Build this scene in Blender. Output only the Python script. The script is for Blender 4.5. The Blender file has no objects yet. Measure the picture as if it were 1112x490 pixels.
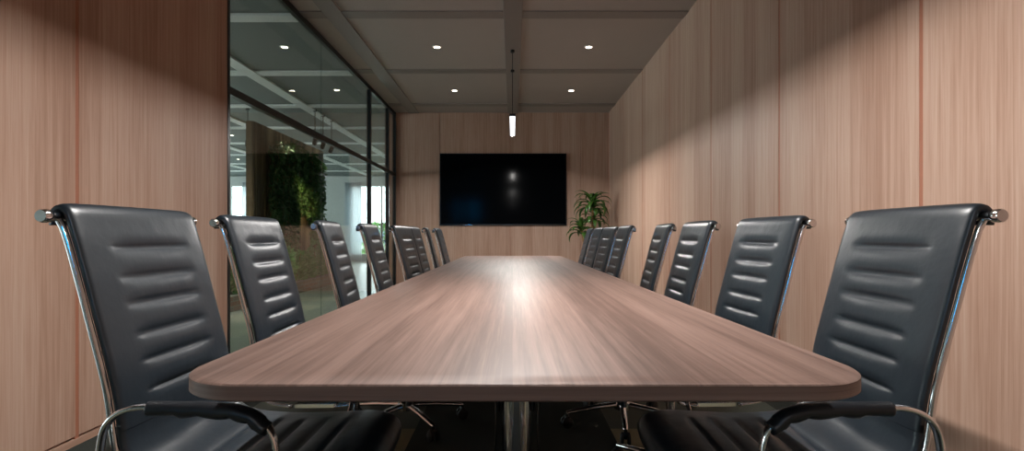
import bpy, bmesh, math, random
from mathutils import Vector, Matrix
random.seed(7)
PI = math.pi
C = bpy.context.scene.collection
sc = bpy.context.scene

# ------------------------------------------------------------------ frame
F = 600.0                      # focal length in pixels (1112 wide)
EYE = 0.977                    # camera height
XL, XR = -2.025, 1.66          # glass / wood wall planes
YB, YN = 9.57, -5.0            # back wall, wall behind
HC = 3.08                      # underside of the ceiling beams

# ------------------------------------------------------------------ materials
def lin(r, g, b):
    f = lambda c: (c/255/12.92) if c/255 <= 0.04045 else ((c/255+0.055)/1.055)**2.4
    return (f(r), f(g), f(b), 1)

def new_mat(name):
    m = bpy.data.materials.new(name); m.use_nodes = True
    n = m.node_tree.nodes; n.clear()
    out = n.new('ShaderNodeOutputMaterial')
    return m, n, m.node_tree.links, out

def plain(name, col, rough=0.5, metal=0.0, spec=0.5, noise=0.0, scale=40, bump=0.0, coat=0.0):
    m, n, l, out = new_mat(name)
    p = n.new('ShaderNodeBsdfPrincipled')
    p.inputs['Base Color'].default_value = col
    p.inputs['Roughness'].default_value = rough
    p.inputs['Metallic'].default_value = metal
    p.inputs['Specular IOR Level'].default_value = spec
    p.inputs['Coat Weight'].default_value = coat
    l.new(p.outputs[0], out.inputs[0])
    if noise or bump:
        tc = n.new('ShaderNodeTexCoord'); t = n.new('ShaderNodeTexNoise')
        t.inputs['Scale'].default_value = scale; t.inputs['Detail'].default_value = 4
        l.new(tc.outputs['Object'], t.inputs['Vector'])
        if noise:
            mx = n.new('ShaderNodeMix'); mx.data_type = 'RGBA'
            mx.inputs['A'].default_value = tuple(c*(1-noise) for c in col[:3])+(1,)
            mx.inputs['B'].default_value = tuple(min(1, c*(1+noise)) for c in col[:3])+(1,)
            l.new(t.outputs['Fac'], mx.inputs['Factor']); l.new(mx.outputs['Result'], p.inputs['Base Color'])
        if bump:
            b = n.new('ShaderNodeBump'); b.inputs['Strength'].default_value = bump; b.inputs['Distance'].default_value = 0.01
            l.new(t.outputs['Fac'], b.inputs['Height']); l.new(b.outputs[0], p.inputs['Normal'])
    return m

def emissive(name, col, s):
    m, n, l, out = new_mat(name)
    e = n.new('ShaderNodeEmission'); e.inputs[0].default_value = col; e.inputs[1].default_value = s
    l.new(e.outputs[0], out.inputs[0]); return m

def wood(name, across, along, cols, plank=0.16, rough=0.5, plank_var=0.35, spec=0.3, fine=1.0, broad=0.7):
    """straight-grained veneer; across/along = axis letters in object space"""
    m, n, l, out = new_mat(name)
    p = n.new('ShaderNodeBsdfPrincipled'); l.new(p.outputs[0], out.inputs[0])
    p.inputs['Roughness'].default_value = rough; p.inputs['Specular IOR Level'].default_value = spec
    tc = n.new('ShaderNodeTexCoord'); sx = n.new('ShaderNodeSeparateXYZ'); l.new(tc.outputs['Object'], sx.inputs[0])
    def vec(sa, sl, off=0.0):
        a = n.new('ShaderNodeMath'); a.operation = 'MULTIPLY'; a.inputs[1].default_value = sa; l.new(sx.outputs[across], a.inputs[0])
        b = n.new('ShaderNodeMath'); b.operation = 'MULTIPLY'; b.inputs[1].default_value = sl; l.new(sx.outputs[along], b.inputs[0])
        c = n.new('ShaderNodeCombineXYZ'); l.new(a.outputs[0], c.inputs[0]); l.new(b.outputs[0], c.inputs[1]); c.inputs[2].default_value = off
        return c
    def noise(v, detail, rgh=0.5, dist=0.0):
        t = n.new('ShaderNodeTexNoise'); t.inputs['Scale'].default_value = 1; t.inputs['Detail'].default_value = detail
        t.inputs['Roughness'].default_value = rgh; t.inputs['Distortion'].default_value = dist
        l.new(v.outputs[0], t.inputs['Vector']); return t.outputs['Fac']
    n1 = noise(vec(38*fine, 1.1, 3.1), 6, 0.65, 0.25)      # grain streaks
    n2 = noise(vec(150*fine, 5.0, 8.7), 3, 0.6)            # pores
    n3 = noise(vec(5, 0.18, 1.3), 2, 0.5)                  # broad tone
    d = n.new('ShaderNodeMath'); d.operation = 'DIVIDE'; d.inputs[1].default_value = plank; l.new(sx.outputs[across], d.inputs[0])
    fl = n.new('ShaderNodeMath'); fl.operation = 'FLOOR'; l.new(d.outputs[0], fl.inputs[0])
    wn = n.new('ShaderNodeTexWhiteNoise'); wn.noise_dimensions = '1D'; l.new(fl.outputs[0], wn.inputs['W'])
    def mad(x, k, add):
        q = n.new('ShaderNodeMath'); q.operation = 'MULTIPLY_ADD'; l.new(x, q.inputs[0]); q.inputs[1].default_value = k
        if isinstance(add, float): q.inputs[2].default_value = add
        else: l.new(add, q.inputs[2])
        return q.outputs[0]
    s = mad(n1, 0.9, mad(n2, 0.35, mad(n3, broad, mad(wn.outputs['Value'], plank_var, -0.15-broad/2-plank_var/2))))
    r = n.new('ShaderNodeValToRGB'); el = r.color_ramp.elements
    el[0].position = 0.2; el[0].color = cols[0]; el[1].position = 0.85; el[1].color = cols[2]
    e = el.new(0.5); e.color = cols[1]
    l.new(s, r.inputs[0]); l.new(r.outputs[0], p.inputs['Base Color'])
    bp = n.new('ShaderNodeBump'); bp.inputs['Strength'].default_value = 0.08; bp.inputs['Distance'].default_value = 0.002
    l.new(n2, bp.inputs['Height']); l.new(bp.outputs[0], p.inputs['Normal'])
    return m

W1, W2, W3 = lin(160, 122, 102), lin(185, 152, 133), lin(202, 175, 159)
M = {}
M['wood_y'] = wood('oak_veneer_side', 'Y', 'Z', (W1, W2, W3), plank=0.21, plank_var=0.16, fine=1.7, broad=0.45)
M['wood_x'] = wood('oak_veneer_end', 'X', 'Z', (W1, W2, W3), plank=0.17, plank_var=0.16, fine=1.7, broad=0.45)
T1, T2, T3 = lin(88, 68, 60), lin(118, 95, 86), lin(142, 117, 107)
M['table'] = wood('oak_table_top', 'X', 'Y', (T1, T2, T3), plank=0.19, rough=0.47, plank_var=0.3, spec=0.38, fine=1.3)
M['table_edge'] = wood('oak_table_edge', 'Z', 'X', (T1, T2, T3), plank=0.05, rough=0.5, plank_var=0.1, fine=2.0)
M['groove'] = plain('reddish_groove', lin(165, 108, 84), 0.6, noise=0.1)
M['skirt'] = wood('oak_skirting', 'Z', 'Y', (W1, W2, W3))
M['black_gap'] = plain('dark_gap', lin(35, 22, 18), 0.8)
M['ceil'] = plain('warm_grey_paint', lin(180, 173, 170), 0.6, noise=0.03, scale=6)
M['beam'] = plain('grey_beam_paint', lin(146, 140, 137), 0.45, noise=0.03, scale=6)
M['ceil_o'] = plain('office_ceiling_grey', lin(112, 120, 119), 0.6)
M['beam_o'] = plain('office_beam_white', lin(238, 240, 238), 0.5)
M['black'] = plain('black_powder_coat', lin(18, 20, 22), 0.35)
M['chrome'] = plain('chrome', (0.72, 0.71, 0.72, 1), 0.12, metal=1)
M['steel'] = plain('polished_steel', (0.85, 0.83, 0.84, 1), 0.07, metal=1)
M['leather'] = plain('black_leather', lin(25, 33, 40), 0.36, spec=0.7, noise=0.06, scale=13, bump=0.22)
M['armpad'] = plain('black_arm_plastic', lin(17, 20, 25), 0.4)
M['rubber'] = plain('black_rubber', lin(14, 14, 15), 0.55)
M['tv'] = plain('black_screen_glass', lin(6, 8, 11), 0.1, spec=0.025)
M['bezel'] = plain('black_bezel', lin(10, 11, 13), 0.3)
M['bark'] = plain('cane_bark', lin(140, 105, 65), 0.8, noise=0.35, scale=30, bump=0.3)
M['leaf'] = plain('dracaena_leaf', lin(58, 92, 36), 0.35, noise=0.45, scale=9)
M['leaf_v'] = plain('vine_leaf', lin(66, 100, 46), 0.5, noise=0.5, scale=14)
M['leaf_s'] = plain('shrub_leaf', lin(96, 156, 84), 0.45, noise=0.5, scale=14)
M['pot'] = plain('grey_ceramic', lin(70, 70, 70), 0.5, noise=0.1)
M['soil'] = plain('soil', lin(45, 33, 25), 0.95, noise=0.4, scale=60, bump=0.5)
M['lens'] = emissive('downlight_lens', (1, 0.86, 0.68, 1), 14)
M['diff'] = emissive('pendant_diffuser', (0.93, 0.96, 1, 1), 3.2)
M['white'] = plain('white_paint', lin(225, 225, 222), 0.6)
M['wall_o'] = plain('office_wall_white', lin(205, 210, 206), 0.7, noise=0.03, scale=3)
M['blue'] = emissive('blue_panel_glow', (0.0, 0.32, 0.75, 1), 15.0)  # glow of the added panel that puts blue into the television's reflection
M['trim'] = plain('downlight_trim', lin(220, 215, 210), 0.4)

def slat_wood():
    return wood('walnut_slats', 'Y', 'Z', (lin(96, 78, 54), lin(132, 110, 80), lin(158, 134, 102)), plank=0.075, rough=0.6, plank_var=0.9)
M['slat'] = slat_wood()

def glass_mat(name='clear_glass', tint=(0.83, 0.885, 0.87, 1), ior=1.5):
    m, n, l, out = new_mat(name)
    t = n.new('ShaderNodeBsdfTransparent'); t.inputs[0].default_value = tint
    g = n.new('ShaderNodeBsdfGlossy'); g.inputs['Roughness'].default_value = 0.0; g.inputs['Color'].default_value = (1, 1, 1, 1)
    f = n.new('ShaderNodeFresnel'); gm = n.new('ShaderNodeNewGeometry')
    mr = n.new('ShaderNodeMapRange'); mr.inputs['To Min'].default_value = ior; mr.inputs['To Max'].default_value = 1/ior   # same facing reflectance from either side
    l.new(gm.outputs['Backfacing'], mr.inputs['Value']); l.new(mr.outputs['Result'], f.inputs[0])
    mx = n.new('ShaderNodeMixShader'); l.new(f.outputs[0], mx.inputs[0]); l.new(t.outputs[0], mx.inputs[1]); l.new(g.outputs[0], mx.inputs[2])
    l.new(mx.outputs[0], out.inputs[0]); return m
M['glass'] = glass_mat()
M['glass_w'] = glass_mat('window_glass', (0.95, 0.97, 0.97, 1))

def carpet():
    m, n, l, out = new_mat('carpet_tiles')
    p = n.new('ShaderNodeBsdfPrincipled'); p.inputs['Roughness'].default_value = 0.9; p.inputs['Specular IOR Level'].default_value = 0.15
    l.new(p.outputs[0], out.inputs[0])
    tc = n.new('ShaderNodeTexCoord'); mp = n.new('ShaderNodeMapping'); mp.inputs['Location'].default_value = (0.49, -2.78+0.49*10, 0)
    mp.inputs['Scale'].default_value = (1, 1, 1)
    l.new(tc.outputs['Object'], mp.inputs[0])
    dv = n.new('ShaderNodeVectorMath'); dv.operation = 'DIVIDE'; dv.inputs[1].default_value = (0.98, 0.49, 1); l.new(mp.outputs[0], dv.inputs[0])
    fl = n.new('ShaderNodeVectorMath'); fl.operation = 'FLOOR'; l.new(dv.outputs[0], fl.inputs[0])
    sx = n.new('ShaderNodeSeparateXYZ'); l.new(fl.outputs[0], sx.inputs[0])
    def mth(op, x, y=None, k=None):
        q = n.new('ShaderNodeMath'); q.operation = op; l.new(x, q.inputs[0])
        if y is not None: l.new(y, q.inputs[1])
        if k is not None: q.inputs[1].default_value = k
        return q.outputs[0]
    mx_ = mth('PINGPONG', sx.outputs['X'], k=1.0); my_ = mth('PINGPONG', sx.outputs['Y'], k=1.0)
    row = mth('ADD', mth('MULTIPLY', my_, k=0.4), k=0.45)
    val = mth('MULTIPLY', mx_, row)
    r = n.new('ShaderNodeValToRGB'); r.color_ramp.interpolation = 'CONSTANT'; el = r.color_ramp.elements
    el[0].position = 0; el[0].color = lin(66, 72, 68); el[1].position = 0.66; el[1].color = lin(150, 148, 124)
    e = el.new(0.36); e.color = lin(104, 112, 104)
    l.new(val, r.inputs[0])
    t = n.new('ShaderNodeTexNoise'); t.inputs['Scale'].default_value = 220; l.new(tc.outputs['Object'], t.inputs['Vector'])
    mx = n.new('ShaderNodeMix'); mx.data_type = 'RGBA'; mx.blend_type = 'MULTIPLY'; mx.inputs['Factor'].default_value = 0.5
    l.new(r.outputs[0], mx.inputs['A']); l.new(t.outputs['Fac'], mx.inputs['B']); l.new(mx.outputs['Result'], p.inputs['Base Color'])
    b = n.new('ShaderNodeBump'); b.inputs['Strength'].default_value = 0.3; b.inputs['Distance'].default_value = 0.004
    l.new(t.outputs['Fac'], b.inputs['Height']); l.new(b.outputs[0], p.inputs['Normal'])
    return m
M['carpet'] = carpet()
M['floor_o'] = plain('office_grey_floor', lin(120, 124, 116), 0.3, noise=0.12, scale=2)

def brick():
    m, n, l, out = new_mat('red_grey_brick')
    p = n.new('ShaderNodeBsdfPrincipled'); p.inputs['Roughness'].default_value = 0.85; l.new(p.outputs[0], out.inputs[0])
    tc = n.new('ShaderNodeTexCoord'); sx = n.new('ShaderNodeSeparateXYZ'); l.new(tc.outputs['Object'], sx.inputs[0])
    ad = n.new('ShaderNodeMath'); l.new(sx.outputs['X'], ad.inputs[0]); l.new(sx.outputs['Y'], ad.inputs[1])
    cb = n.new('ShaderNodeCombineXYZ'); l.new(ad.outputs[0], cb.inputs[0]); l.new(sx.outputs['Z'], cb.inputs[1])
    b = n.new('ShaderNodeTexBrick'); b.inputs['Scale'].default_value = 1
    b.inputs['Color1'].default_value = lin(128, 84, 66); b.inputs['Color2'].default_value = lin(110, 96, 86); b.inputs['Mortar'].default_value = lin(120, 116, 108)
    b.inputs['Brick Width'].default_value = 0.21; b.inputs['Row Height'].default_value = 0.065; b.inputs['Mortar Size'].default_value = 0.006
    l.new(cb.outputs[0], b.inputs['Vector']); l.new(b.outputs['Color'], p.inputs['Base Color']); return m
M['brick'] = brick()

def sheer():
    m, n, l, out = new_mat('sheer_curtain')
    d = n.new('ShaderNodeBsdfDiffuse'); d.inputs[0].default_value = (0.85, 0.88, 0.9, 1)
    t = n.new('ShaderNodeBsdfTranslucent'); t.inputs[0].default_value = (0.85, 0.9, 0.93, 1)
    tr = n.new('ShaderNodeBsdfTransparent')
    a = n.new('ShaderNodeMixShader'); a.inputs[0].default_value = 0.6; l.new(d.outputs[0], a.inputs[1]); l.new(t.outputs[0], a.inputs[2])
    b = n.new('ShaderNodeMixShader'); b.inputs[0].default_value = 0.25; l.new(a.outputs[0], b.inputs[1]); l.new(tr.outputs[0], b.inputs[2])
    l.new(b.outputs[0], out.inputs[0]); return m
M['sheer'] = sheer()

# ------------------------------------------------------------------ mesh helpers
def add_box(bm, x0, x1, y0, y1, z0, z1):
    v = [bm.verts.new((x, y, z)) for x in (x0, x1) for y in (y0, y1) for z in (z0, z1)]
    fs = []
    for f in ((0, 1, 3, 2), (4, 6, 7, 5), (0, 4, 5, 1), (2, 3, 7, 6), (0, 2, 6, 4), (1, 5, 7, 3)):
        fs.append(bm.faces.new([v[i] for i in f]))
    return fs

def catmull(pts, n):
    P = [Vector(p) for p in pts]; P = [2*P[0]-P[1]] + P + [2*P[-1]-P[-2]]
    out = []
    for i in range(1, len(P)-2):
        for k in range(n):
            t = k/n; a, b, c, d = P[i-1], P[i], P[i+1], P[i+2]
            out.append(0.5*((2*b)+(c-a)*t+(2*a-5*b+4*c-d)*t*t+(3*b-a-3*c+d)*t**3))
    out.append(P[-2]); return out

def add_tube(bm, pts, r, seg=10, up=Vector((0, 1, 0)), ry=None, caps=True):
    """sweep an ellipse (r across the 'up' axis, ry the other) along pts; r may be a list"""
    pts = [Vector(p) for p in pts]; rings = []
    for i, p in enumerate(pts):
        t = (pts[min(i+1, len(pts)-1)]-pts[max(i-1, 0)]).normalized()
        u = up - t*up.dot(t)
        if u.length < 1e-4: u = Vector((1, 0, 0)) - t*t.x
        u.normalize(); w = t.cross(u)
        ra = r[i] if isinstance(r, (list, tuple)) else r
        rb = ra if ry is None else (ry[i] if isinstance(ry, (list, tuple)) else ry)
        rings.append([bm.verts.new(p+u*ra*math.cos(2*PI*k/seg)+w*rb*math.sin(2*PI*k/seg)) for k in range(seg)])
    for a, b in zip(rings, rings[1:]):
        for k in range(seg):
            bm.faces.new((a[k], a[(k+1) % seg], b[(k+1) % seg], b[k]))
    if caps:
        bm.faces.new(rings[0][::-1]); bm.faces.new(rings[-1])

def add_lathe(bm, prof, seg=24, c=(0, 0, 0), axis='Z'):
    rings = []
    for r, z in prof:
        ring = []
        for k in range(seg):
            a = 2*PI*k/seg; x, y = r*math.cos(a), r*math.sin(a)
            v = (x, y, z) if axis == 'Z' else ((x, z, y) if axis == 'Y' else (z, x, y))
            ring.append(bm.verts.new((c[0]+v[0], c[1]+v[1], c[2]+v[2])))
        rings.append(ring)
    for a, b in zip(rings, rings[1:]):
        for k in range(seg): bm.faces.new((a[k], a[(k+1) % seg], b[(k+1) % seg], b[k]))
    bm.faces.new(rings[0][::-1]); bm.faces.new(rings[-1])

def obj(name, bm, mat, parent=None, smooth=False, bevel=0.0, loc=None):
    bmesh.ops.recalc_face_normals(bm, faces=bm.faces)
    me = bpy.data.meshes.new(name); bm.to_mesh(me); bm.free()
    if smooth:
        for p in me.polygons: p.use_smooth = True
    me.materials.append(M[mat] if isinstance(mat, str) else mat)
    o = bpy.data.objects.new(name, me); C.objects.link(o)
    if parent: o.parent = parent
    if loc: o.location = loc
    if bevel:
        b = o.modifiers.new('bevel', 'BEVEL'); b.width = bevel; b.segments = 2; b.limit_method = 'ANGLE'
    if smooth == 'auto':
        try: me.set_sharp_from_angle(angle=math.radians(40))
        except Exception: pass
    return o

def box_obj(name, mat, dims, parent=None, bevel=0.0):
    bm = bmesh.new(); add_box(bm, *dims); return obj(name, bm, mat, parent, bevel=bevel)

def tag(o, label, cat, group=None):
    o['label'] = label; o['category'] = cat
    if group: o['group'] = group
    return o

def thing(name, label, cat, loc=(0, 0, 0), rz=0.0, group=None):
    o = bpy.data.objects.new(name, None); C.objects.link(o); o.empty_display_size = 0.1
    o.location = loc; o.rotation_euler = (0, 0, rz); return tag(o, label, cat, group)

def struct(o):
    o['kind'] = 'structure'; return o

def dup(root, loc, rz=0.0, label=None, group=None):
    r = root.copy(); C.objects.link(r); r.location = loc; r.rotation_euler = (0, 0, rz)
    if label: r['label'] = label
    if group: r['group'] = group
    for ch in list(root.children):
        c = ch.copy(); C.objects.link(c); c.parent = r
        for g in list(ch.children):
            d = g.copy(); C.objects.link(d); d.parent = c
    return r

# ------------------------------------------------------------------ room shell
struct(box_obj('floor', 'carpet', (XL-0.02, XR+0.1, YN-0.1, YB+0.1, -0.1, 0)))
# ceiling with a grid of shallow beams
ceil = struct(box_obj('ceiling', 'ceil', (XL-0.06, XR+0.1, YN-0.1, YB+0.1, HC+0.013, HC+0.2)))
BY = [-3.9, -2.05, -0.19, 1.67, 3.53, 5.30, 7.13, 8.98]          # cross beams
for x in (-1.715, 0.0):
    box_obj('beam', 'beam', (x-0.09, x+0.09, YN, YB, HC, HC+0.05), ceil, bevel=0.003)
for y in BY:
    bm = bmesh.new()
    add_box(bm, XL, -1.806, y-0.085, y+0.085, HC+0.002, HC+0.05)
    add_box(bm, -1.624, -0.091, y-0.085, y+0.085, HC+0.002, HC+0.05)
    add_box(bm, 0.091, XR, y-0.085, y+0.085, HC+0.002, HC+0.05)
    obj('beam', bm, 'beam', ceil, bevel=0.004)

G = 0.011
def wall_panels(name, dims, seams, axis, mat, skirt_mat=None):
    """backing slab in reddish brown, veneer panels in front of it with narrow grooves, a low skirting"""
    x0, x1, y0, y1 = dims
    w = struct(box_obj(name, 'groove', (x0, x1, y0, y1, 0, HC+0.05)))
    return w
# right wall
wr = wall_panels('wall_right', (XR+0.02, XR+0.12, YN, YB), None, 'Y', 'wood_y')
S = [600*XR/v for v in (443, 289, 215, 170)]
while S[0] > YN+1.22: S.insert(0, S[0]-1.22)
S = [YN]+S+[S[-1]+1.22, S[-1]+2.44, S[-1]+3.66, YB]
for a, b in zip(S, S[1:]):
    box_obj('panel', 'wood_y', (XR, XR+0.021, a+G, b-G, 0.042, HC+0.05), wr, bevel=0.0015)
    if b < YB: box_obj('groove_strip', 'groove', (XR+0.002, XR+0.021, b-G, b+G, 0.0, HC+0.05), wr)
box_obj('baseboard_right', 'skirt', (XR-0.002, XR+0.02, YN, YB, 0, 0.03))
bpy.data.objects['baseboard_right']['kind'] = 'structure'
# left wall (solid part, up to the glazing)
YG = 600*(-XL)/310                                     # where the glass begins
s1 = 600*(-XL)/473
YA, YW = -4.3, s1-1.28                                 # glazed bay of the same wall beside the viewpoint
wl = struct(box_obj('wall_left', 'groove', (XL-0.12, XL-0.02, YW, YG, 0, HC+0.05)))
box_obj('groove_strip', 'groove', (XL-0.021, XL-0.002, s1-G, s1+G, 0.0, HC+0.05), wl)
for a, b in ((YW, s1), (s1, YG)):
    box_obj('panel', 'wood_y', (XL-0.021, XL, a+G*(a > YW), b-G*(b < YG), 0.042, HC+0.05), wl, bevel=0.0015)
box_obj('panel', 'wood_y', (XL-0.14, XL-0.119, YW, YG, 0.0, HC+0.05), wl)
box_obj('panel', 'wood_y', (XL-0.12, XL, YN, YA, 0.0, HC+0.05), wl)
struct(box_obj('baseboard_left', 'skirt', (XL-0.02, XL+0.002, YW, YG, 0, 0.03)))
w5 = struct(box_obj('window_5', 'black', (XL-0.045, XL, YA, YW, HC-0.045, HC+0.03)))
box_obj('bottom_rail', 'black', (XL-0.045, XL, YA, YW, 0, 0.05), w5)
for k in range(4):
    y = YA+0.02+(YW-YA-0.04)*k/3; box_obj('mullion', 'black', (XL-0.045, XL, y-0.02, y+0.02, 0.05, HC-0.045), w5)
for k in range(3):
    y = YA+0.02+(YW-YA-0.04)*k/3; box_obj('pane', 'glass', (XL-0.028, XL-0.016, y+0.02, y-0.02+(YW-YA-0.04)/3, 0.05, HC-0.045), w5)
# back wall
wb = wall_panels('wall_back', (XL-0.12, XR+0.1, YB+0.02, YB+0.12), None, 'X', 'wood_x')
SX = [XL-0.1, -1.27, -0.05, 1.17, XR]
for a, b in zip(SX, SX[1:]):
    box_obj('panel', 'wood_x', (a+0.003, b-0.003, YB, YB+0.021, 0.042, HC+0.05), wb, bevel=0.0015)
box_obj('baseboard_back', 'skirt', (XL, XR, YB-0.002, YB+0.02, 0, 0.03))
bpy.data.objects['baseboard_back']['kind'] = 'structure'
# wall behind the viewpoint
wn_ = wall_panels('wall_front', (XL-0.12, XR+0.1, YN-0.12, YN-0.02), None, 'X', 'wood_x')
for a, b in zip(SX, SX[1:]):
    box_obj('panel', 'wood_x', (a+0.003, b-0.003, YN-0.021, YN, 0.0, HC+0.05), wn_)

# ------------------------------------------------------------------ glazing
YM1, YM2, YE = 600*2.025/154.5, 600*2.025/135.0, YB-0.03
ZT = 2.015
gx0, gx1 = XL-0.045, XL+0.0
w1 = struct(box_obj('window_1', 'black', (gx0, gx1, YG, YB-0.001, HC-0.045, HC+0.03)))   # head rail
box_obj('transom', 'black', (gx0, gx1, YG+0.03, YE-0.03, ZT-0.03, ZT+0.025), w1)
box_obj('bottom_rail', 'black', (gx0, gx1, YG+0.03, YM1, 0.0, 0.05), w1)
for y, hw in ((YG+0.014, 0.016), (YM1, 0.03), (YM2, 0.03), (YE, 0.03)):
    box_obj('mullion', 'black', (gx0-0.004, gx1+0.004, y-hw, y+hw, 0.0, HC), w1)
YS = 600*2.025/206
px0, px1 = XL-0.028, XL-0.016
for (a, b) in ((YG+0.03, YS-0.002), (YS+0.002, YM1-0.03), (YM1+0.03, YM2-0.03), (YM2+0.03, YE-0.03)):
    box_obj('pane', 'glass', (px0, px1, a, b, ZT+0.02, HC-0.04), w1)
for (a, b) in ((YG+0.03, YS-0.002), (YS+0.002, YM1-0.03), (YM2+0.03, YE-0.03)):
    box_obj('pane', 'glass', (px0, px1, a, b, 0.04, ZT-0.025), w1)
d1 = struct(box_obj('door_1', 'black', (gx0+0.004, gx1-0.004, YM1+0.035, YM2-0.035, 0.008, 0.07)))
box_obj('pane', 'glass', (px0, px1, YM1+0.035, YM2-0.035, 0.06, ZT-0.04), d1)
bm = bmesh.new()
for sx_ in (XL+0.028, XL-0.072):
    add_tube(bm, [(sx_, YM2-0.16, 0.82), (sx_, YM2-0.16, 1.22)], 0.012, 12)
    for z in (0.88, 1.16): add_tube(bm, [(sx_, YM2-0.16, z), (XL-0.022, YM2-0.16, z)], 0.007, 8, up=Vector((0, 0, 1)))
obj('handle', bm, 'black', d1, smooth=True)

# ------------------------------------------------------------------ open office beyond the glass
OX0, OY1 = -13.0, 20.0
struct(box_obj('floor_office', 'floor_o', (OX0, XL-0.03, YN, OY1, -0.1, -0.002)))
co = struct(box_obj('ceiling_office', 'ceil_o', (OX0, XL-0.07, YN, OY1, HC+0.013, HC+0.2)))
for k in range(1, 7):
    x = -1.715-1.705*k
    box_obj('beam', 'beam_o', (x-0.09, x+0.09, YN, OY1, HC-0.01, HC+0.05), co)
for k in range(-3, 11):
    y = 1.67+1.845*k
    if y > OY1: break
    bm = bmesh.new(); xs = [XL-0.07]+[-1.715-1.705*j for j in range(1, 7)]+[OX0]
    for a, b in zip(xs, xs[1:]):
        add_box(bm, b+0.091, a-0.091 if a < XL-0.08 else a, y-0.085, y+0.085, HC-0.007, HC+0.05)
    obj('beam', bm, 'beam_o', co)
# far wall with two tall openings
A = [(-12.4, -9.15), (-5.85, -2.6)]
wf = bmesh.new()
for a, b in ((OX0, A[0][0]), (A[0][1], A[1][0]), (A[1][1], XL-0.1)):
    add_box(wf, a, b, OY1, OY1+0.2, 0, HC+0.05)
for a, b in A: add_box(wf, a, b, OY1, OY1+0.2, 2.78, HC+0.05); add_box(wf, a, b, OY1, OY1+0.2, 0, 0.25)
struct(obj('wall_office_far', wf, 'wall_o'))
wo = bmesh.new()
add_box(wo, OX0-0.2, OX0, YN, -3, 0, HC+0.05); add_box(wo, OX0-0.2, OX0, 17, OY1, 0, HC+0.05)
add_box(wo, OX0-0.2, OX0, -3, 17, 2.8, HC+0.05); add_box(wo, OX0-0.2, OX0, -3, 17, 0, 0.3)
struct(obj('wall_office_left', wo, 'wall_o'))
struct(box_obj('wall_office_right', 'wall_o', (XL-0.12, XL-0.02, YB+0.12, OY1, 0, HC+0.05)))
struct(box_obj('wall_office_near', 'wall_o', (OX0, XL-0.14, YN-0.2, YN, 0, HC+0.05)))
for i, (a, b) in enumerate(A):
    w = struct(box_obj('window_%d' % (i+2), 'white', (a, b, OY1+0.03, OY1+0.09, 2.72, 2.78)))
    box_obj('sill', 'white', (a, b, OY1-0.05, OY1+0.01, 0.25, 0.29), w)
    nm = 3
    for k in range(nm+1):
        x = a+(b-a)*k/nm
        box_obj('mullion', 'white', (max(a, x-0.03), min(b, x+0.03), OY1+0.03, OY1+0.09, 0.29, 2.72), w)
    for k in range(nm):
        box_obj('pane', 'glass_w', (a+(b-a)*k/nm+0.03, a+(b-a)*(k+1)/nm-0.03, OY1+0.055, OY1+0.065, 0.29, 2.72), w)
w = struct(box_obj('window_4', 'white', (OX0-0.12, OX0-0.06, -3, 17, 2.74, 2.8)))  # unseen side window, added to bring daylight into the office
for k in range(11):
    y = -3+2*k; box_obj('mullion', 'white', (OX0-0.12, OX0-0.06, max(-3, y-0.03), min(17, y+0.03), 0.3, 2.74), w)

def curtain(x0, x1, y, label):
    bm = bmesh.new(); n = 60; cols = []
    for i in range(n+1):
        x = x0+(x1-x0)*i/n; yy = y+0.035*math.sin(i*1.05)
        cols.append([bm.verts.new((x, yy+0.01*math.sin(z*3), z)) for z in (0.02, 0.9, 1.8, 2.86)])
    for a, b in zip(cols, cols[1:]):
        for k in range(3): bm.faces.new((a[k], b[k], b[k+1], a[k+1]))
    o = obj('sheer_curtain', bm, 'sheer', smooth=True)
    s = o.modifiers.new('thick', 'SOLIDIFY'); s.thickness = 0.003
    return tag(o, label, 'curtain')
curtain(-6.05, -5.45, OY1-0.12, 'sheer white curtain gathered beside the far bright window beyond the glass door')
curtain(-9.75, -9.1, OY1-0.12, 'sheer white curtain at the far window left of the vine wall')

# outside: hedge and buildings seen through the far windows
def leaf_cloud(bm, n, fn, size, rnd, flat=0.0):
    for _ in range(n):
        p, d = fn(rnd)
        d = Vector(d).normalized(); up = Vector((rnd.uniform(-1, 1), rnd.uniform(-1, 1), rnd.uniform(-.6, 1)))
        s = d.cross(up)
        if s.length < 1e-3: continue
        s.normalize(); L = size*rnd.uniform(0.6, 1.3); w = L*0.27; nn = s.cross(d)
        p = Vector(p)
        v = [bm.verts.new(q) for q in (p, p+d*L*.4+s*w+nn*L*.06, p+d*L*.4-s*w+nn*L*.06, p+d*L*.78+s*w*.7, p+d*L*.78-s*w*.7, p+d*L-nn*L*.1, p+d*L*.4, p+d*L*.78)]
        bm.faces.new((v[0], v[1], v[6])); bm.faces.new((v[0], v[6], v[2]))
        bm.faces.new((v[1], v[3], v[7], v[6])); bm.faces.new((v[6], v[7], v[4], v[2]))
        bm.faces.new((v[3], v[5], v[7])); bm.faces.new((v[7], v[5], v[4]))
rnd = random.Random(3)
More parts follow.
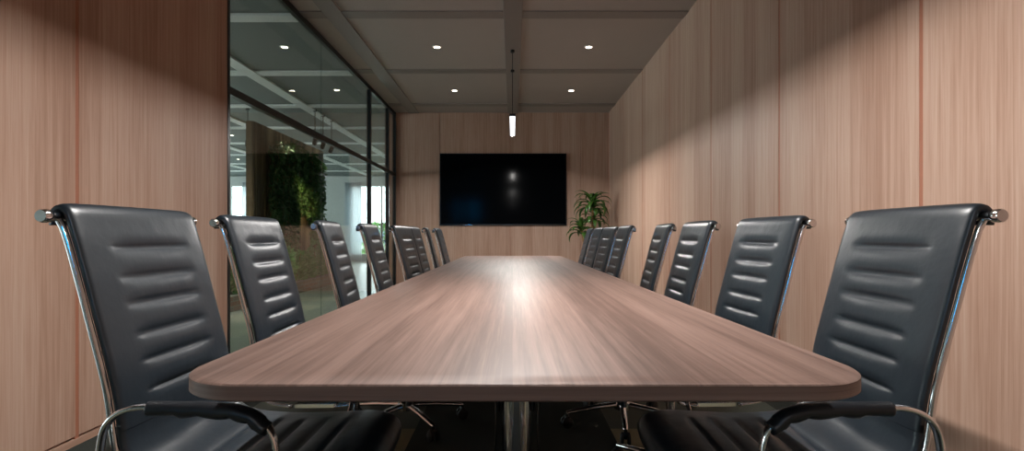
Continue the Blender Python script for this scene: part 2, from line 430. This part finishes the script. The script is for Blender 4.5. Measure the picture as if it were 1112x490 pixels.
for k, (x, y, h, r) in enumerate(((-6.3, 26, 1.3, 0.7), (-8.3, 26.5, 1.1, 0.75), (-4.5, 25.5, 0.9, 0.65))):
    t = thing('garden_bush', ['rounded green bush outside the far window, middle of three', 'green bush outside the far window, leftmost of three',
              'low green bush outside the far window, rightmost of three'][k], 'bush', (x, y, -0.1))
    bm = bmesh.new()
    def fn(q, r=r, h=h):
        a, e = q.uniform(0, 2*PI), q.uniform(-0.2, 1.5); rr = r*q.uniform(0.75, 1)
        return (rr*math.cos(a)*math.cos(e), rr*math.sin(a)*math.cos(e), 0.25+h*max(0, math.sin(e))), (math.cos(a), math.sin(a), q.uniform(-.2, 1))
    leaf_cloud(bm, 700, fn, 0.2, rnd); obj('foliage', bm, 'leaf_s', t)
    bm = bmesh.new()
    for q in range(5): add_tube(bm, [(0, 0, 0), (0.25*math.cos(q*1.25), 0.25*math.sin(q*1.25), h*.7)], [0.03, 0.01], 6)
    obj('stem', bm, 'bark', t)
M['bldg'] = plain('pale_render', lin(150, 170, 190), 0.8, noise=0.05)
M['bldg_w'] = plain('building_glass', lin(60, 90, 120), 0.2)
t = thing('apartment_building', 'pale blue-grey building far outside the window beyond the glass door', 'building', (-14, 62, -0.1))
box_obj('wall', 'bldg', (-9, 9, 0, 10, -8, 1.7), t)
box_obj('roof', 'white', (-9.2, 9.2, -0.2, 10.2, 1.7, 1.9), t)
for k in range(9):
    box_obj('window', 'bldg_w', (-8.4+1.9*k, -7.3+1.9*k, -0.04, 0.02, 0.1, 1.2), t)
M['ground'] = plain('outside_ground', lin(120, 125, 115), 0.9, noise=0.2, scale=1)
struct(box_obj('ground_outside', 'ground', (-60, 20, OY1+0.2, 90, -0.4, -0.1)))

# brick planter, slatted panel, vines, shrubs
PX = -3.55
pl = thing('brick_planter', 'long low brick planter along the foot of the vine wall', 'planter', (0, 0, 0))
bm = bmesh.new()
add_box(bm, PX-0.1, PX, 6.9, 11.75, 0, 0.196); add_box(bm, PX-0.45, PX-0.35, 6.9, 11.75, 0, 0.196)
add_box(bm, PX-0.35, PX-0.1, 6.9, 7.0, 0, 0.196); add_box(bm, PX-0.35, PX-0.1, 11.65, 11.75, 0, 0.196)
obj('brick_wall', bm, 'brick', pl)
box_obj('soil', 'soil', (PX-0.35, PX-0.1, 7.0, 11.65, 0.0, 0.15), pl)
PV = -4.2
lw = thing('living_wall', 'brown slatted wood panel hung with dark trailing vines beyond the glass', 'plant wall', (0, 0, 0))
bm = bmesh.new(); add_box(bm, PV-0.06, PV-0.02, 8.94, 12.3, 0.0, 2.82)
y = 8.95
while y < 12.22:
    add_box(bm, PV-0.02, PV, y, y+0.062, 0.0, 2.82); y += 0.075
obj('slat_panel', bm, 'slat', lw)
box_obj('frame_post', 'slat', (PV-0.12, PV-0.06, 8.94, 9.04, 0.0, 2.82), lw); box_obj('frame_post', 'slat', (PV-0.12, PV-0.06, 12.2, 12.3, 0.0, 2.82), lw)
rnd = random.Random(11); bm = bmesh.new(); bs = bmesh.new()
for _ in range(150):
    yy = rnd.uniform(9.4, 11.95)
    c = abs((yy-10.7)/1.3)
    inner = 10.55 < yy < 11.2
    zt = 2.66-0.22*c**2+rnd.uniform(-.1, .08)
    ln = (rnd.uniform(0.7, 1.45) if inner else rnd.uniform(1.0, 2.3))
    dx = rnd.uniform(0.01, 0.06 if inner else 0.14); x = PV+dx
    pts = []; n = max(4, int(ln/0.045)); sw = rnd.uniform(-.05, .05)
    for i in range(n):
        z = zt-ln*i/n
        if z < 0.35: break
        p = Vector((x+0.015*math.sin(i*.5+yy*9), yy+sw*i/n+0.02*math.sin(i*.7+yy*7), z)); pts.append(p)
        for q in range(1+(i % 2)):
            d = Vector((rnd.uniform(-.2, 1), rnd.uniform(-1, 1), rnd.uniform(-1.4, .1))).normalized()
            leaf_cloud(bm, 1, lambda r_, p=p, d=d: (p, d), 0.085, rnd)
    if len(pts) > 2: add_tube(bs, pts, 0.003, 4)
obj('foliage', bm, 'leaf_v', lw)['kind'] = 'stuff'
o = obj('vine_stem', bs, 'bark', lw); o['kind'] = 'stuff'
rnd = random.Random(5)
def shrub_mesh(n, r, h, leaf):
    bm = bmesh.new()
    def fn(q):
        a = q.uniform(0, 2*PI); rr = r*math.sqrt(q.random()); z = h*q.uniform(0.1, 1)*(1-0.5*(rr/r)**2)
        return (rr*math.cos(a), rr*math.sin(a), z), (math.cos(a), math.sin(a), q.uniform(0, 1.2))
    leaf_cloud(bm, n, fn, leaf, rnd); return bm
def shrub_stem(h):
    bm = bmesh.new()
    for q in range(4): add_tube(bm, [(0, 0, 0), (0.05*math.cos(q*1.6), 0.05*math.sin(q*1.6), h*.4), (0.12*math.cos(q*1.6), 0.12*math.sin(q*1.6), h*.85)], [0.01, 0.007, 0.004], 5)
    return bm
sh = None
for k in range(10):
    yy = 7.25+0.47*k; x = PX-0.22
    tall = 0.8 if k < 3 else (0.55, 0.75, 0.6)[k % 3]
    t = thing('leafy_shrub', 'leafy green shrub growing in the brick planter beyond the glass', 'shrub', (x, yy, 0.14), rnd.uniform(0, 6), 'shrubs in the brick planter')
    obj('foliage', shrub_mesh(420, 0.12, tall, 0.1), 'leaf_s', t); obj('stem', shrub_stem(tall), 'bark', t)

# track spotlights in the office
def spot_head(x, y, z, label, aim, e):
    t = thing('track_spotlight', label, 'spotlight', (x, y, z), 0, 'black spotlights beyond the glass')
    bm = bmesh.new(); d = Vector(aim).normalized()
    p0 = Vector((0, 0, 0))-d*0.07; p1 = d*0.07
    add_tube(bm, [p0, p0+d*0.004, p1-d*0.004, p1], [0.034, 0.04, 0.04, 0.036], 14, up=Vector((0, 1, 0.01)))
    obj('lamp_head', bm, 'black', t, smooth='auto')
    bm = bmesh.new(); add_tube(bm, [(0, 0, 0), (0, 0, HC-z)], 0.008, 8, up=Vector((1, 0, 0))); add_lathe(bm, [(0.03, HC-z-0.02), (0.03, HC-z+0.045)], 12)
    obj('stem', bm, 'black', t)
    bm = bmesh.new(); add_tube(bm, [p1, p1+d*0.003], 0.028, 12); obj('lens', bm, 'lens', t)
    if e:
        L = bpy.data.lights.new('spot_lamp', 'SPOT'); L.energy = e; L.color = (1, 0.72, 0.38); L.spot_size = 0.5; L.spot_blend = 0.9; L.shadow_soft_size = 0.03
        lo = bpy.data.objects.new('spot_lamp', L); C.objects.link(lo); lo.parent = t; lo.location = p1+d*0.02
        lo.rotation_euler = d.to_track_quat('-Z', 'Y').to_euler()
for k, (y, ay) in enumerate(((9.35, 0.5), (9.75, 0.35), (10.2, 0.0))):
    x = -3.35; z = 2.56
    spot_head(x, y, z, ['black track spotlight before the vine wall, nearest of three', 'black track spotlight before the vine wall, middle of three', 'black track spotlight before the vine wall, farthest of three'][k],
              Vector((PV+0.1, 10.9, 1.6))-Vector((x, y, z)), 80)
spot_head(-4.44, 9.25, 2.5, 'black ceiling spotlight beside the left edge of the slatted panel', (0.3, -0.6, -0.6), 0)

# ------------------------------------------------------------------ downlights
def downlight(x, y, label, group, e, zc=HC+0.013, spot=1.6, parent=None):
    t = thing('downlight', label, 'ceiling light', (x, y, zc), 0, group)
    bm = bmesh.new()
    add_lathe(bm, [(0.036, -0.003), (0.036, -0.006), (0.052, -0.006), (0.055, -0.001), (0.055, 0.0), (0.037, 0.0)], 24)
    bm.faces.ensure_lookup_table()
    caps = [f for f in bm.faces if len(f.verts) > 4]
    for f in caps: bm.faces.remove(f)
    obj('trim_ring', bm, 'trim', t, smooth='auto')
    bm = bmesh.new(); add_lathe(bm, [(0.037, -0.0005), (0.037, -0.004), (0.028, -0.006)], 24); obj('lens', bm, 'lens', t)
    L = bpy.data.lights.new('downlight_lamp', 'SPOT'); L.energy = e; L.color = (1, 0.86, 0.7); L.spot_size = spot; L.spot_blend = 0.9; L.shadow_soft_size = 0.035
    lo = bpy.data.objects.new('downlight_lamp', L); C.objects.link(lo); lo.parent = t; lo.location = (0, 0, -0.05)
gl = 'recessed downlights in the meeting room ceiling'
downlight(-0.855, 6.22, 'recessed round downlight left of the central ceiling beam, nearer one', gl, 3, spot=0.9)
downlight(0.855, 6.22, 'recessed round downlight right of the central ceiling beam, nearer one', gl, 3, spot=0.9)
downlight(-0.855, 8.1, 'recessed round downlight left of the central ceiling beam, nearer the screen wall', gl, 3, spot=0.9)
downlight(0.855, 8.1, 'recessed round downlight right of the central ceiling beam, nearer the screen wall', gl, 3, spot=0.9)
DLK = 'round downlight in the office ceiling beyond the glass'
for i, x in enumerate((-2.57, -4.27, -5.98, -7.68)):
    for j in range(7):
        y = 6.22+1.845*j
        if x > -2.6 and y > 9: continue
        downlight(x, y, DLK, 'office downlights beyond the glass', 130)

# ------------------------------------------------------------------ pendants
def pendant(y0, y1, x, label, power):
    ZL = 2.275
    cy = (y0+y1)/2; hl = (y1-y0)/2
    t = thing('pendant_light', label, 'pendant lamp', (x, cy, ZL))
    bm = bmesh.new()
    add_box(bm, -0.033, -0.0285, -hl, hl, 0, 0.025); add_box(bm, 0.0285, 0.033, -hl, hl, 0, 0.025)
    add_box(bm, -0.033, 0.033, -hl, hl, 0.025, 0.029)
    add_box(bm, -0.0285, 0.0285, -hl, -hl+0.004, 0.0, 0.025); add_box(bm, -0.0285, 0.0285, hl-0.004, hl, 0.0, 0.025)
    obj('housing', bm, 'black', t)
    bm = bmesh.new(); add_box(bm, -0.0285, 0.0285, -hl+0.004, hl-0.004, 0.010, 0.024); obj('diffuser', bm, 'diff', t)
    for dy in (-0.38, 0.38):
        bm = bmesh.new(); add_tube(bm, [(0, dy, 0.028), (0, dy, HC-ZL)], 0.0035, 8, up=Vector((1, 0, 0)))
        cb = obj('cable', bm, 'black', t)
        bm = bmesh.new(); add_lathe(bm, [(0.022, HC-ZL-0.028), (0.024, HC-ZL-0.024), (0.024, HC-ZL)], 16, (0, dy, 0)); obj('ceiling_cup', bm, 'black', cb)
    L = bpy.data.lights.new('pendant_lamp', 'AREA'); L.shape = 'RECTANGLE'; L.size = 0.016; L.size_y = 2*hl-0.05; L.energy = power; L.color = (1, 0.96, 0.92)
    lo = bpy.data.objects.new('pendant_lamp', L); C.objects.link(lo); lo.parent = t; lo.location = (0, 0, 0.0065)
pendant(6.05, 7.3, -0.005, 'slim black linear pendant with glowing white underside hung over the table', 85)
pendant(1.3, 2.55, -0.005, 'second linear pendant hung over the near end of the table', 85)
pendant(-3.45, -2.2, -0.005, 'added third linear pendant, unseen fill light behind the near end of the table', 40)  # added out of view to brighten the table's front edge and near chairs

# ------------------------------------------------------------------ television
t = thing('wall_television', 'large black flat screen television on the far wood wall', 'television', (0, 0, 0))
tx0, tx1, tz0, tz1, ty = -1.26, 0.925, 1.137, 2.38, YB
bm = bmesh.new(); add_box(bm, tx0, tx1, ty-0.05, ty-0.02, tz0, tz1); obj('casing', bm, 'bezel', t, bevel=0.004)
box_obj('screen', 'tv', (tx0+0.012, tx1-0.012, ty-0.053, ty-0.049, tz0+0.022, tz1-0.012), t)
box_obj('wall_bracket', 'black', (-0.5, 0.2, ty-0.021, ty, 1.5, 2.0), t)
box_obj('status_strip', 'steel', (-0.86, -0.70, ty-0.054, ty-0.0495, tz0+0.004, tz0+0.014), t)
# blue glowing panel, added unseen behind the viewpoint to tint the television's reflection
t = thing('added_blue_panel', 'added tall blue glow panel, out of view opposite the television', 'screen', (0, 0, 0))
box_obj('casing', 'bezel', (-1.98, -1.42, YN, YN+0.03, 1.55, 2.5), t); box_obj('screen', 'blue', (-1.94, -1.46, YN+0.03, YN+0.033, 1.6, 2.45), t)

# ------------------------------------------------------------------ table
TY0, TY1 = 0.872, 6.23
def rounded(pts, r, seg=24):
    out = []; n = len(pts)
    for i in range(n):
        p, a, b = Vector(pts[i]), Vector(pts[i-1]), Vector(pts[(i+1) % n])
        u, v = (a-p).normalized(), (b-p).normalized(); ang = u.angle(v); dd = r/math.tan(ang/2)
        c = p+(u+v).normalized()*(r/math.sin(ang/2)); s, e = p+u*dd-c, p+v*dd-c
        a0 = math.atan2(s.y, s.x); a1 = math.atan2(e.y, e.x); da = (a1-a0+PI) % (2*PI)-PI
        out += [(c.x+r*math.cos(a0+da*k/seg), c.y+r*math.sin(a0+da*k/seg)) for k in range(seg+1)]
    return out
tb = thing('conference_table', 'long light oak conference table with rounded corners', 'table', (0, 3.5, 0))
ol = rounded([(-0.568, TY0), (0.610, TY0), (0.532, TY1), (-0.537, TY1)], 0.13)
bm = bmesh.new()
def inset(k):
    cx = 0.01; cy = 3.55
    return [(x+(cx-x)/abs(cx-x+1e-9)*k, y+(cy-y)/abs(cy-y)*k) for x, y in ol]
layers = [(0.0025, 0.7125), (0, 0.715), (0, 0.7375), (0.0025, 0.74)]
rings = [[bm.verts.new((x, y-3.5, z)) for x, y in inset(k)] for k, z in layers]
for a, b in zip(rings, rings[1:]):
    for k in range(len(a)): bm.faces.new((a[k], a[(k+1) % len(a)], b[(k+1) % len(a)], b[k]))
bm.faces.new(rings[0][::-1]); bm.faces.new(rings[-1])
bmesh.ops.recalc_face_normals(bm, faces=bm.faces)
for f in bm.faces: f.material_index = 1 if abs(f.normal.z) < 0.6 else 0
obj('tabletop', bm, 'table', tb, smooth='auto').data.materials.append(M['table_edge'])
for yy in (1.95-3.5, 5.1-3.5):
    ped = bmesh.new()
    add_lathe(ped, [(0.075, 0.7), (0.062, 0.66), (0.055, 0.58), (0.052, 0.4), (0.055, 0.15), (0.07, 0.05), (0.075, 0.018)], 40, (0.013, yy, 0))
    pd = obj('pedestal', ped, 'steel', tb, smooth='auto')
    for s in (-1, 1):
        bm = bmesh.new()
        x0 = 0.013+s*0.088
        pts = catmull([(x0+s*0.004, yy, 0.70), (x0-s*0.004, yy, 0.6), (x0-s*0.012, yy, 0.45), (x0-s*0.014, yy, 0.25), (x0+s*0.01, yy, 0.02)], 6)
        add_tube(bm, pts, 0.05, 16, ry=0.0035); obj('fin', bm, 'steel', pd, smooth='auto')
        bm = bmesh.new()
        pts2 = [p-Vector((s*0.013, 0, 0)) for p in pts[:16]]
        add_tube(bm, pts2, [0.04]*10+[0.038, 0.036, 0.03, 0.022, 0.014, 0.006], 16, ry=[0.009]*10+[0.008, 0.007, 0.006, 0.005, 0.004, 0.003]); obj('fin_insert', bm, 'black', pd, smooth='auto')
    bm = bmesh.new(); add_lathe(bm, [(0.3, 0.0), (0.3, 0.006), (0.285, 0.014), (0.08, 0.02)], 48, (0.013, yy, 0)); obj('foot_plate', bm, 'black', pd, smooth='auto')
    box_obj('top_plate', 'black', (-0.2, 0.226, yy-0.2, yy+0.2, 0.70, 0.7122), pd)

# ------------------------------------------------------------------ chairs
BACK = [(-.409, .998), (-.411, 1.018), (-.398, 1.034), (-.380, 1.026), (-.366, .985), (-.343, .905), (-.313, .79), (-.287, .69), (-.274, .63), (-.267, .585), (-.264, .555)]
SEAT = [(-.266, .572), (-.258, .52), (-.23, .475), (-.17, .452), (-.05, .443), (.08, .447), (.165, .45), (.215, .440), (.238, .415), (.234, .388)]
HW = 0.23
def sling(path, creases, n_per=14, nv=36, top=False):
    """upholstered strip: 'creases' are arc positions (fractions) of the stitched dips"""
    pts = catmull([(x, 0, z) for x, z in path], n_per)
    arc = [0.0]
    for a, b in zip(pts, pts[1:]): arc.append(arc[-1]+(b-a).length)
    bm = bmesh.new(); front = []; back = []
    for i, p in enumerate(pts):
        t = (pts[min(i+1, len(pts)-1)]-pts[max(i-1, 0)]).normalized()
        nrm = Vector((-t.z, 0, t.x))                        # points to the sitter
        fr, br = [], []
        for j in range(nv+1):
            v = -1+2*j/nv; e = (1-abs(v)**10)**0.5 if abs(v) < 1 else 0
            h = 0.006+0.0055*e
            win = max(0.0, 1-(abs(v)/0.66)**4)
            puff = 0.0
            for c in creases:
                d = arc[i]-c
                puff -= (0.0065*math.exp(-(d/0.0045)**2)+0.0055*math.exp(-(d/0.016)**2))*win
            soft = 0.006*e*(1-v*v)
            q = p+nrm*(h+puff+soft*(1 if not top or arc[i] > 0.28 else arc[i]/0.28)); fr.append(bm.verts.new((q.x, v*HW, q.z)))
            q = p-nrm*h; br.append(bm.verts.new((q.x, v*HW, q.z)))
        front.append(fr); back.append(br)
    for i in range(len(pts)-1):
        for j in range(nv):
            bm.faces.new((front[i][j], front[i][j+1], front[i+1][j+1], front[i+1][j]))
            bm.faces.new((back[i][j], back[i+1][j], back[i+1][j+1], back[i][j+1]))
        for j in (0, nv):
            f = (front[i][j], front[i+1][j], back[i+1][j], back[i][j]); bm.faces.new(f if j == 0 else f[::-1])
    for i in (0, len(pts)-1):
        for j in range(nv):
            f = (front[i][j], back[i][j], back[i][j+1], front[i][j+1]); bm.faces.new(f if i == 0 else f[::-1])
    return bm, arc[-1]

def arc_at(path, z):
    pts = catmull([(x, 0, zz) for x, zz in path], 14); s = 0
    for i, (a, b) in enumerate(zip(pts, pts[1:])):
        s += (b-a).length
        if i > 45 and b.z <= z: return s
    return s

def make_chair(label):
    t = thing('office_chair', label, 'chair')
    cre = [arc_at(BACK, z) for z in (.945, .88, .815, .75, .685, .62)]
    bm, _ = sling(BACK, cre, top=True); obj('backrest', bm, 'leather', t, smooth=True)
    bm, L = sling(SEAT, [0.20, 0.265, 0.33, 0.395, 0.46]); obj('seat', bm, 'leather', t, smooth=True)
    # side rails follow the sling from the crossbar to the seat front
    prof = [(-.398, 1.014)]
    for pth in (BACK[4:-2], SEAT[1:-2]):
        for i, (x, z) in enumerate(pth):
            q, r_ = pth[min(i+1, len(pth)-1)], pth[max(i-1, 0)]; d = Vector((q[0]-r_[0], 0, q[1]-r_[1])).normalized()
            prof.append((x+d.z*0.017, z-d.x*0.017))
    for s in (-1, 1):
        bm = bmesh.new(); add_tube(bm, catmull([(x, s*0.2285, z) for x, z in prof], 8), 0.0055, 10, ry=0.008)
        obj('side_rail', bm, 'chrome', t, smooth=True)
    bm = bmesh.new(); add_lathe(bm, [(0.0105, -0.262), (0.0105, 0.262)], 16, (-.398, 0, 1.016), 'Y'); cb = obj('crossbar', bm, 'chrome', t, smooth='auto')
    for s in (-1, 1):
        bm = bmesh.new(); add_lathe(bm, [(0.0125, s*0.25), (0.0145, s*0.253), (0.0145, s*0.268), (0.012, s*0.272), (0.0095, s*0.272)], 20, (-.398, 0, 1.016), 'Y'); obj('end_cap', bm, 'chrome', cb, smooth='auto')
    # loop arms
    loop = [(-.14, .405), (-.225, .425), (-.27, .49), (-.272, .55), (-.255, .594), (-.21, .619), (-.13, .623), (-.03, .621), (.03, .611), (.072, .58), (.088, .53), (.085, .46), (.06, .415), (0.0, .405)]
    for s in (-1, 1):
        P = catmull([(x, s*0.272, z) for x, z in loop], 8)
        bm = bmesh.new(); add_tube(bm, P, 0.011, 12, ry=0.0065); ar = obj('armrest', bm, 'chrome', t, smooth=True)
        bm = bmesh.new()
        pad = [(x, z) for x, z in loop[6:10]]
        Q = catmull([(-.175, s*0.272, .623)]+[(x, s*0.272, z) for x, z in pad], 10); n = len(Q); Q2 = []
        for i, q in enumerate(Q):
            k = i/(n-1); Q2.append(q+Vector((0, 0, -0.004-0.0035*abs(math.sin(k*PI*5))*(k > 0.3))))
        rr = [0.02*min(1, 0.75+i/3, 0.75+(n-1-i)/3) for i in range(n)]
        add_tube(bm, Q2, rr, 14, ry=[0.0145+0.003*(0.3 < i/(n-1) < 0.9)*abs(math.sin(i/(n-1)*PI*5)) for i in range(n)])
        obj('arm_pad', bm, 'armpad', ar, smooth=True)
        # bracket tying arm loop to the rails
        bm = bmesh.new(); add_box(bm, -.13, .0, min(s*0.225, s*0.272), max(s*0.225, s*0.272), .400, .412); obj('arm_bracket', bm, 'chrome', ar)
    bm = bmesh.new()
    add_box(bm, -.12, -.08, -.225, .225, .402, .418); add_box(bm, .06, .10, -.225, .225, .402, .418); add_box(bm, -.12, .10, -.05, .05, .372, .403)
    obj('seat_bracket', bm, 'black', t, bevel=0.004)
    bm = bmesh.new(); add_lathe(bm, [(0.027, 0.09), (0.027, 0.24), (0.018, 0.245), (0.018, 0.375)], 20); obj('gas_lift', bm, 'chrome', t, smooth='auto')
    bm = bmesh.new(); add_lathe(bm, [(0.03, 0.075), (0.042, 0.08), (0.042, 0.12), (0.032, 0.128)], 24); obj('hub', bm, 'chrome', t, smooth='auto')
    for k in range(5):
        a = 2*PI*k/5+0.2; d = Vector((math.cos(a), math.sin(a), 0)); sd = Vector((-d.y, d.x, 0))
        bm = bmesh.new()
        add_tube(bm, [d*0.035+Vector((0, 0, .103)), d*0.16+Vector((0, 0, .094)), d*0.29+Vector((0, 0, .076)), d*0.30+Vector((0, 0, .074))], [.019, .016, .013, .008], 12, up=sd, ry=[.014, .012, .009, .006])
        lg = obj('leg', bm, 'chrome', t, smooth='auto')
        bm = bmesh.new(); c = d*0.295
        for s in (-1, 1):
            add_tube(bm, [c+sd*s*0.008+Vector((0, 0, .028)), c+sd*s*0.011+Vector((0, 0, .028)), c+sd*s*0.021+Vector((0, 0, .028)), c+sd*s*0.024+Vector((0, 0, .028))], [.024, .028, .028, .023], 16, up=Vector((0, 0, 1)))
        add_tube(bm, [c+Vector((0, 0, .03)), c+Vector((0, 0, .074))], 0.009, 10, up=Vector((1, 0, 0)))
        add_tube(bm, [c-sd*0.02+Vector((0, 0, .05)), c+sd*0.02+Vector((0, 0, .05))], 0.012, 10, up=Vector((0, 0, 1)))
        obj('caster', bm, 'rubber', lg, smooth='auto')
    return t

BARX, HALF = 0.372, 0.23
def solve(p1, p2, yc):
    """yaw and bar centre from the near and far pixel columns of the backrest's upper edge"""
    s = 0.0
    for _ in range(60):
        c = math.sqrt(max(0, 1-s*s))
        s = (p2*(yc+HALF*c)-p1*(yc-HALF*c))/F/(2*HALF)
        s = max(-0.9, min(0.9, s))
    c = math.sqrt(1-s*s); x = HALF*s+p1*(yc-HALF*c)/F
    return x, math.asin(s)
LEFT = [(-482, -347, 1.41), (-310.5, -253.6, 2.10), (-208, -187.5, 2.80), (-162, -147, 3.50), (-128, -111, 4.18), (-111, -101.5, 4.77), (-93.5, -91.3, 5.38), (-83, -77.5, 6.02)]
RIGHT = [(500, 364, 1.40), (310.5, 244.6, 2.14), (213.6, 184.5, 2.84), (169, 155, 3.52), (126.7, 114.4, 4.18), (111, 98, 4.82), (97, 88, 5.42), (85, 80.5, 6.02)]
ORD = ['first', 'second', 'third', 'fourth', 'fifth', 'sixth', 'seventh', 'eighth']
EXTRA_L = ['nearest the viewer', 'before the vine wall', 'before the pale office wall', 'before the glass door', 'turned slightly outward', 'half hidden', 'nearly edge-on', 'farthest']
EXTRA_R = ['nearest the viewer', 'beside the wood wall', 'beside the wood wall', 'seen narrow', 'beside the wood wall', 'half hidden', 'below the plant', 'farthest']
proto = None; n_ch = 0
for side, rows, ex in ((1, LEFT, EXTRA_L), (-1, RIGHT, EXTRA_R)):
    for i, (p1, p2, yc) in enumerate(rows):
        x, th = solve(p1, p2, yc)
        # bar direction (sin th, cos th); the sitter's front is its perpendicular
        if side == 1: fx, fy = math.cos(th), -math.sin(th)
        else: fx, fy = -math.cos(th), math.sin(th)
        loc = (x+fx*BARX, yc+fy*BARX, 0); rz = math.atan2(fy, fx)
        lab = 'black leather office chair, %s along the table on the %s, %s' % (ORD[i], 'left' if side == 1 else 'right', ex[i])
        print('chair', side, i, [round(v, 3) for v in loc], round(math.degrees(rz), 1))
        if proto is None:
            proto = make_chair(lab); proto.location = loc; proto.rotation_euler = (0, 0, rz); proto['group'] = 'office chairs around the conference table'
        else:
            dup(proto, loc, rz, lab)

# ------------------------------------------------------------------ potted plant
t = thing('potted_dracaena', 'tall potted dracaena in the far corner right of the television', 'plant', (1.22, 8.65, 0))
bm = bmesh.new(); add_lathe(bm, [(0.12, 0.0), (0.13, 0.01), (0.165, 0.36), (0.17, 0.38), (0.155, 0.38), (0.15, 0.34)], 32); pot = obj('pot', bm, 'pot', t, smooth='auto')
bm = bmesh.new(); add_lathe(bm, [(0.149, 0.31), (0.149, 0.345)], 24); obj('soil', bm, 'soil', pot)
heads = [((0.03, 0, 1.37), 0.35, 30, (-0.01, 0, 0.34)), ((-0.16, -0.05, 0.98), 0.28, 18, (-0.03, -0.02, 0.34)), ((0.06, 0.05, 1.16), 0.28, 16, (0.04, 0.03, 0.34))]
rnd = random.Random(21)
def strap(bm, p, az, el, L, w, droop):
    n = 9; d0 = Vector((math.cos(az)*math.cos(el), math.sin(az)*math.cos(el), math.sin(el))); side = Vector((-math.sin(az), math.cos(az), 0))
    pos = Vector(p); rows = []; e = el
    for i in range(n+1):
        k = i/n; ww = w*(0.35+0.65*min(1, k*3.5))*(1-max(0, (k-0.45)/0.55)**1.6)
        nn = Vector((-math.cos(az)*math.sin(e), -math.sin(az)*math.sin(e), math.cos(e)))
        rows.append([bm.verts.new(pos+side*ww*s+nn*abs(s)*ww*0.35) for s in (-1, 0, 1)])
        e -= droop/n*(0.4+1.3*k); pos = pos+Vector((math.cos(az)*math.cos(e), math.sin(az)*math.cos(e), math.sin(e)))*L/n
    for a, b in zip(rows, rows[1:]):
        for j in (0, 1): bm.faces.new((a[j], a[j+1], b[j+1], b[j]))
for (hp, L, n, bp) in heads:
    bm = bmesh.new(); add_tube(bm, catmull([bp, (bp[0]*.6+hp[0]*.4+0.01, bp[1]*.6+hp[1]*.4, bp[2]+(hp[2]-bp[2])*.5), (hp[0], hp[1], hp[2]+0.1)], 8), 0.016, 10); cane = obj('cane', bm, 'bark', t, smooth=True)
    bm = bmesh.new()
    for i in range(n):
        k = i/n; az = i*2.39996+rnd.uniform(-.2, .2)
        strap(bm, (hp[0], hp[1], hp[2]+0.12*k), az, 0.35+0.95*k+rnd.uniform(-.15, .15), L*rnd.uniform(0.85, 1.25), 0.036, rnd.uniform(2.1, 3.0)-0.7*k)
    o = obj('foliage', bm, 'leaf', cane, smooth=True)
    sl = o.modifiers.new('thick', 'SOLIDIFY'); sl.thickness = 0.0012

# ------------------------------------------------------------------ daylight, camera, colour
wd = bpy.data.worlds.new('daylight'); sc.world = wd; wd.use_nodes = True
bg = wd.node_tree.nodes['Background'] if 'Background' in wd.node_tree.nodes else wd.node_tree.nodes.new('ShaderNodeBackground')
bg.inputs[0].default_value = (0.9, 0.95, 1.0, 1); bg.inputs[1].default_value = 10.0

def portal(x, y, z, sx, sy, rot):
    L = bpy.data.lights.new('window_daylight', 'AREA'); L.shape = 'RECTANGLE'; L.size = sx; L.size_y = sy; L.cycles.is_portal = True
    o = bpy.data.objects.new('window_daylight', L); C.objects.link(o); o.location = (x, y, z); o.rotation_euler = rot
portal(OX0-0.01, 7, 1.55, 2.5, 20, (0, -PI/2, 0))
for a, b in A: portal((a+b)/2, OY1+0.02, 1.5, b-a, 2.5, (-PI/2, 0, 0))

cam = bpy.data.cameras.new('camera'); co_ = bpy.data.objects.new('camera', cam); C.objects.link(co_)
co_.location = (0, 0, EYE); co_.rotation_euler = (PI/2, 0, 0)
cam.sensor_width = 36; cam.sensor_fit = 'HORIZONTAL'; cam.lens = 36*F/1112
cam.shift_x = -1/1112; cam.shift_y = 10/1112; cam.clip_start = 0.05; cam.clip_end = 300
sc.camera = co_
sc.view_settings.view_transform = 'Standard'; sc.view_settings.look = 'None'; sc.view_settings.gamma = 1; sc.view_settings.use_curve_mapping = False
sc.view_settings.exposure = 0.0
sc.cycles.use_denoising = True
sc.cycles.max_bounces = 10; sc.cycles.diffuse_bounces = 6; sc.cycles.glossy_bounces = 5; sc.cycles.transparent_max_bounces = 24
sc.cycles.sample_clamp_indirect = 6.0; sc.cycles.caustics_reflective = False; sc.cycles.caustics_refractive = False
